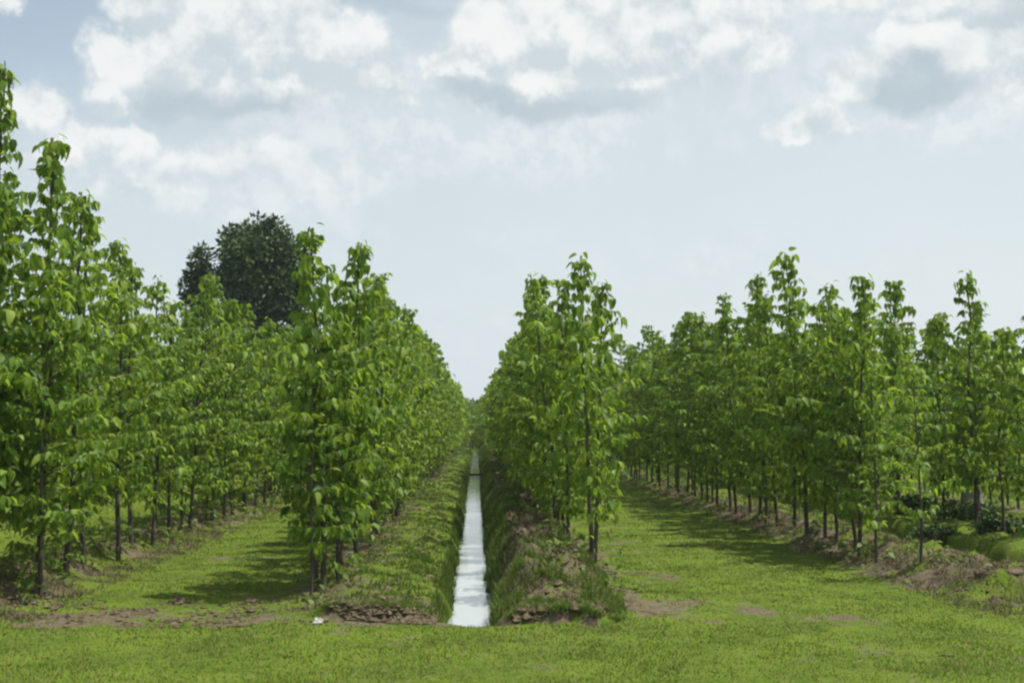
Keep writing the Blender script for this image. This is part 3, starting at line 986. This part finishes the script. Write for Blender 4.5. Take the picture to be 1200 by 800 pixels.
def clods():
    """crumbs of earth along the cut bed edges and on the spoil banks"""
    rs = np.random.RandomState(91)
    n = 9000
    sel = rs.rand(n)
    x = np.select([sel < .22, sel < .34, sel < .72, sel < .86], [rs.uniform(-1.8, -.5, n), rs.uniform(.45, 1.6, n), rs.uniform(.4, 1.8, n), rs.uniform(6.6, 9.9, n)], rs.uniform(-6.9, -1.8, n))
    y = np.select([sel < .34, sel < .72, sel < .86], [15.95 + rs.rand(n) * .35, 16.2 * (45 / 16.2) ** rs.rand(n), rs.uniform(16.6, 21, n)], rs.uniform(15.6, 17.8, n))
    ok = (fbm(x * 2, y * 2, 17, 3) > .45) | (sel < .34)
    x, y = x[ok], y[ok]
    n = len(x)
    r = rs.uniform(.014, .036, n) * np.exp(rs.randn(n) * .4)
    base = np.array([(1, 0, 0), (0, 1, 0), (-1, 0, 0), (0, -1, 0), (0, 0, 1), (0, 0, -1)], float)
    T_ = [(0, 1, 4), (1, 2, 4), (2, 3, 4), (3, 0, 4), (1, 0, 5), (2, 1, 5), (3, 2, 5), (0, 3, 5)]
    a = rs.rand(n) * 6.28
    bx = base[None] * rs.uniform(.6, 1.4, (n, 6, 1)) + rs.randn(n, 6, 3) * .18
    vx = np.stack((bx[..., 0] * np.cos(a)[:, None] - bx[..., 1] * np.sin(a)[:, None], bx[..., 0] * np.sin(a)[:, None] + bx[..., 1] * np.cos(a)[:, None], bx[..., 2] * .7), -1) * r[:, None, None]
    vx = vx + np.stack((x, y, height(x, y) + r * .25), -1)[:, None, :]
    L = (np.arange(n)[:, None] * 6 + np.array(T_).ravel()[None]).ravel()
    o = link('soil_crumbs', mesh_np('soil_crumbs', vx.reshape(-1, 3), L, np.full(n * 8, 3), M_CLOD, False), kind='stuff')
    o['label'] = 'loose crumbs of dark earth on the bank edges'
    o['category'] = 'soil'


clods()

# ------------------------------------------------------------------ single small things
def lump(name, px, py, size, mat, label, cat, seed, zoff=.25, sq=(1, 1, .7)):
    rs = np.random.RandomState(seed)
    import bmesh
    bm = bmesh.new()
    bmesh.ops.create_icosphere(bm, subdivisions=3, radius=1)
    ph = rs.rand(3) * 9
    for v in bm.verts:
        c = v.co
        k = .45 + 1.1 * float(fbm(np.array(c.x * 2.3 + ph[0] + c.z), np.array(c.y * 2.3 + c.z * 2.1 + ph[1]), seed, 4))
        v.co = Vector((c.x * sq[0], c.y * sq[1], c.z * sq[2])) * k * size
    me = bpy.data.meshes.new(name)
    bm.to_mesh(me)
    bm.free()
    me.materials.append(mat)
    x, y = from_px(px, py)
    o = link(name, me, None, (x, y, float(height(x, y)) + (.25 - zoff) * size * sq[2]))
    o.rotation_euler = (rs.randn() * .1, rs.randn() * .1, rs.rand() * 6)
    o['label'] = label
    o['category'] = cat
    return o


lump('stone', 376, 730, .085, M_STONE, 'pale stone lying at the outer end of the eroded left bed edge', 'stone', 1, sq=(.8, .8, .8))
lump('soil_clod', 492, 659, .10, M_CLOD, 'dark earth clod alone on the grassy left bank of the ditch', 'clod', 2)
lump('soil_clod', 447, 716, .11, M_CLOD, 'dark earth clod in the cut front edge of the left bed', 'clod', 3, sq=(1.6, .8, .6))
lump('soil_clod', 1150, 700, .085, M_CLOD, 'dark earth clod where the right ditch begins', 'clod', 4, sq=(1.5, 1, .6))
lump('soil_clod', 1186, 702, .10, M_CLOD, 'wide earth clod beside the right ditch at the edge of the view', 'clod', 5, sq=(1.8, 1, .5))
lump('stone', 1130, 684, .09, M_STONE, 'light grey stone on the bare earth before the right ditch', 'stone', 6, sq=(1.4, 1, .5))
lump('stone', 1160, 686, .06, M_STONE, 'small grey stone beside the light grey one by the right ditch', 'stone', 7, sq=(1.2, 1, .6))
lump('soil_clod', 1108, 768, .045, M_CLOD, 'small bare clod in the lawn near the lower right corner', 'clod', 8, sq=(2, 1.3, .3))

# fallen twigs and litter on the bare strips
rs = np.random.RandomState(33)
paths = []
for _ in range(420):
    r_ = rs.choice([-6.3, -2.13, 1.76, 6.9])
    x0, y0 = r_ + rs.randn() * .5, rs.uniform(16.2, 27)
    a_, l_ = rs.rand() * 6.28, rs.uniform(.08, .35)
    q_ = np.array([(x0 + math.cos(a_ + b_) * l_ * b_, y0 + math.sin(a_ + b_) * l_ * b_, 0) for b_ in (0, .5, 1)])
    q_[:, 2] = height(q_[:, 0], q_[:, 1]) + .015
    paths.append((q_, np.array([.006, .005, .003])))
V, L, Z = tubes(paths, 3)
link('litter', mesh_np('litter', V, L, Z, M_BARK), kind='stuff', label='fallen twigs on the bare strips under the rows', category='litter')

# plank across the ditch, far down
yk = 70.0
V = np.array([(sx * .55 + DITCH, yk + sy * .12, WATER + .03 + sz * .11) for sx in (-1, 1) for sy in (-1, 1) for sz in (0, 1)])
F = [(0, 1, 3, 2), (4, 6, 7, 5), (0, 4, 5, 1), (2, 3, 7, 6), (0, 2, 6, 4), (1, 5, 7, 3)]
o = link('plank', mesh_np('plank', V, np.array(F).ravel(), np.full(6, 4), M_WOOD, False))
o['label'] = 'dark narrow plank lying across the ditch far down its length'
o['category'] = 'plank'


# stout grey trunk among the thin ones, behind the right ditch
def stout(px, py, rad, hgt, label):
    x, y = from_px(px, py)
    e = empty('old_tree', (x, y, float(height(x, y))), label, 'tree')
    z = np.linspace(-.2, hgt, 9)
    V, L, Z = tubes([(np.stack((.05 * np.sin(z * 1.3), .04 * np.cos(z), z), -1), rad * (1.15 - .35 * z / hgt) * (1 + .35 * np.exp(-z.clip(0) * 3)))] +
                    [(np.array([(0, 0, hgt * .75), (.5 * math.cos(a), .5 * math.sin(a), hgt), (1.1 * math.cos(a), 1.1 * math.sin(a), hgt + .7)]), np.array([rad * .5, rad * .3, .03])) for a in (.4, 2.3, 4.5)], 12)
    link('trunk', mesh_np('trunk', V, L, Z, M_OLDBARK), e)
    rs = np.random.RandomState(3)
    n = 1500
    v = rs.randn(n, 3)
    v = v / np.linalg.norm(v, axis=1)[:, None] * (rs.rand(n) ** .4)[:, None] * np.array([1.5, 1.5, 1.0]) + np.array([0, 0, hgt + .6])
    V, L, Z, A = leaf_cloud(v, unit(rs.randn(n, 3) + [0, 0, -.4]), rs.randn(n, 3) + [0, 0, 1.5], rs.uniform(.1, .2, n), rs.rand(n), LTS, LFS)
    link('crown', mesh_np('crown', V, L, Z, M_OAK, True, {'rnd': A}), e)


stout(1141, 603, .24, 2.6, 'old tree with a stout grey trunk behind the right ditch')


def shrub(px, py, w_, h_, label, seed):
    x, y = from_px(px, py)
    rs = np.random.RandomState(seed)
    e = empty('shrub', (x, y, float(height(x, y))), label, 'shrub')
    n = 900
    v = rs.randn(n, 3)
    v = v / np.linalg.norm(v, axis=1)[:, None] * (rs.rand(n) ** .35)[:, None]
    v = v * (.75 + .5 * fbm(v[:, 0:1] * 2 + 5, v[:, 2:3] * 2 + 3, seed)) * np.array([w_, w_ * .7, h_ * .5]) + np.array([0, 0, h_ * .5])
    v = v[v[:, 2] > .03]
    V, L, Z, A = leaf_cloud(v, unit(rs.randn(len(v), 3)), rs.randn(len(v), 3) + [0, 0, 1.5], rs.uniform(.07, .14, len(v)), rs.rand(len(v)), LTS, LFS)
    link('crown', mesh_np('crown', V, L, Z, M_OAK, True, {'rnd': A}), e)
    V, L, Z = tubes([(np.array([(0, 0, -.05), (.3 * w_ * math.cos(a), .3 * w_ * math.sin(a), h_ * .4), (.6 * w_ * math.cos(a), .6 * w_ * math.sin(a), h_ * .75)]), np.array([.02, .015, .006])) for a in np.arange(5) * 1.26], 5)
    link('stem', mesh_np('stem', V, L, Z, M_BARK), e)


shrub(1095, 640, .62, .55, 'dark low shrub on the near bank of the right ditch, behind the saplings', 5)
shrub(1075, 618, .5, .5, 'dark low shrub further in, between the saplings and the next row', 8)
shrub(1178, 640, .55, .4, 'dark weedy shrub on the spoil mound at the edge of the view', 9)
shrub(1135, 628, .75, .6, 'dark low shrub at the foot of the stout grey trunk', 6)

# ------------------------------------------------------------------ haze
m, t, out = material('haze_air')
vp = t.new('ShaderNodeVolumePrincipled')
vp.inputs['Color'].default_value = (.80, .88, 1.0, 1)
vp.inputs['Density'].default_value = .0003
vp.inputs['Anisotropy'].default_value = .2
t.l.new(vp.outputs[0], out.inputs['Volume'])
hv = np.array([(x, y, z) for x in (-3100, 3100) for y in (-450, 4200) for z in (-3, 40)], float)
hf = [(0, 1, 3, 2), (4, 6, 7, 5), (0, 4, 5, 1), (2, 3, 7, 6), (0, 2, 6, 4), (1, 5, 7, 3)]
o = link('haze', mesh_np('haze', hv, np.array(hf).ravel(), np.full(6, 4), m, False), kind='stuff')
o['label'] = 'thin bluish haze over the whole plantation'
o['category'] = 'haze'
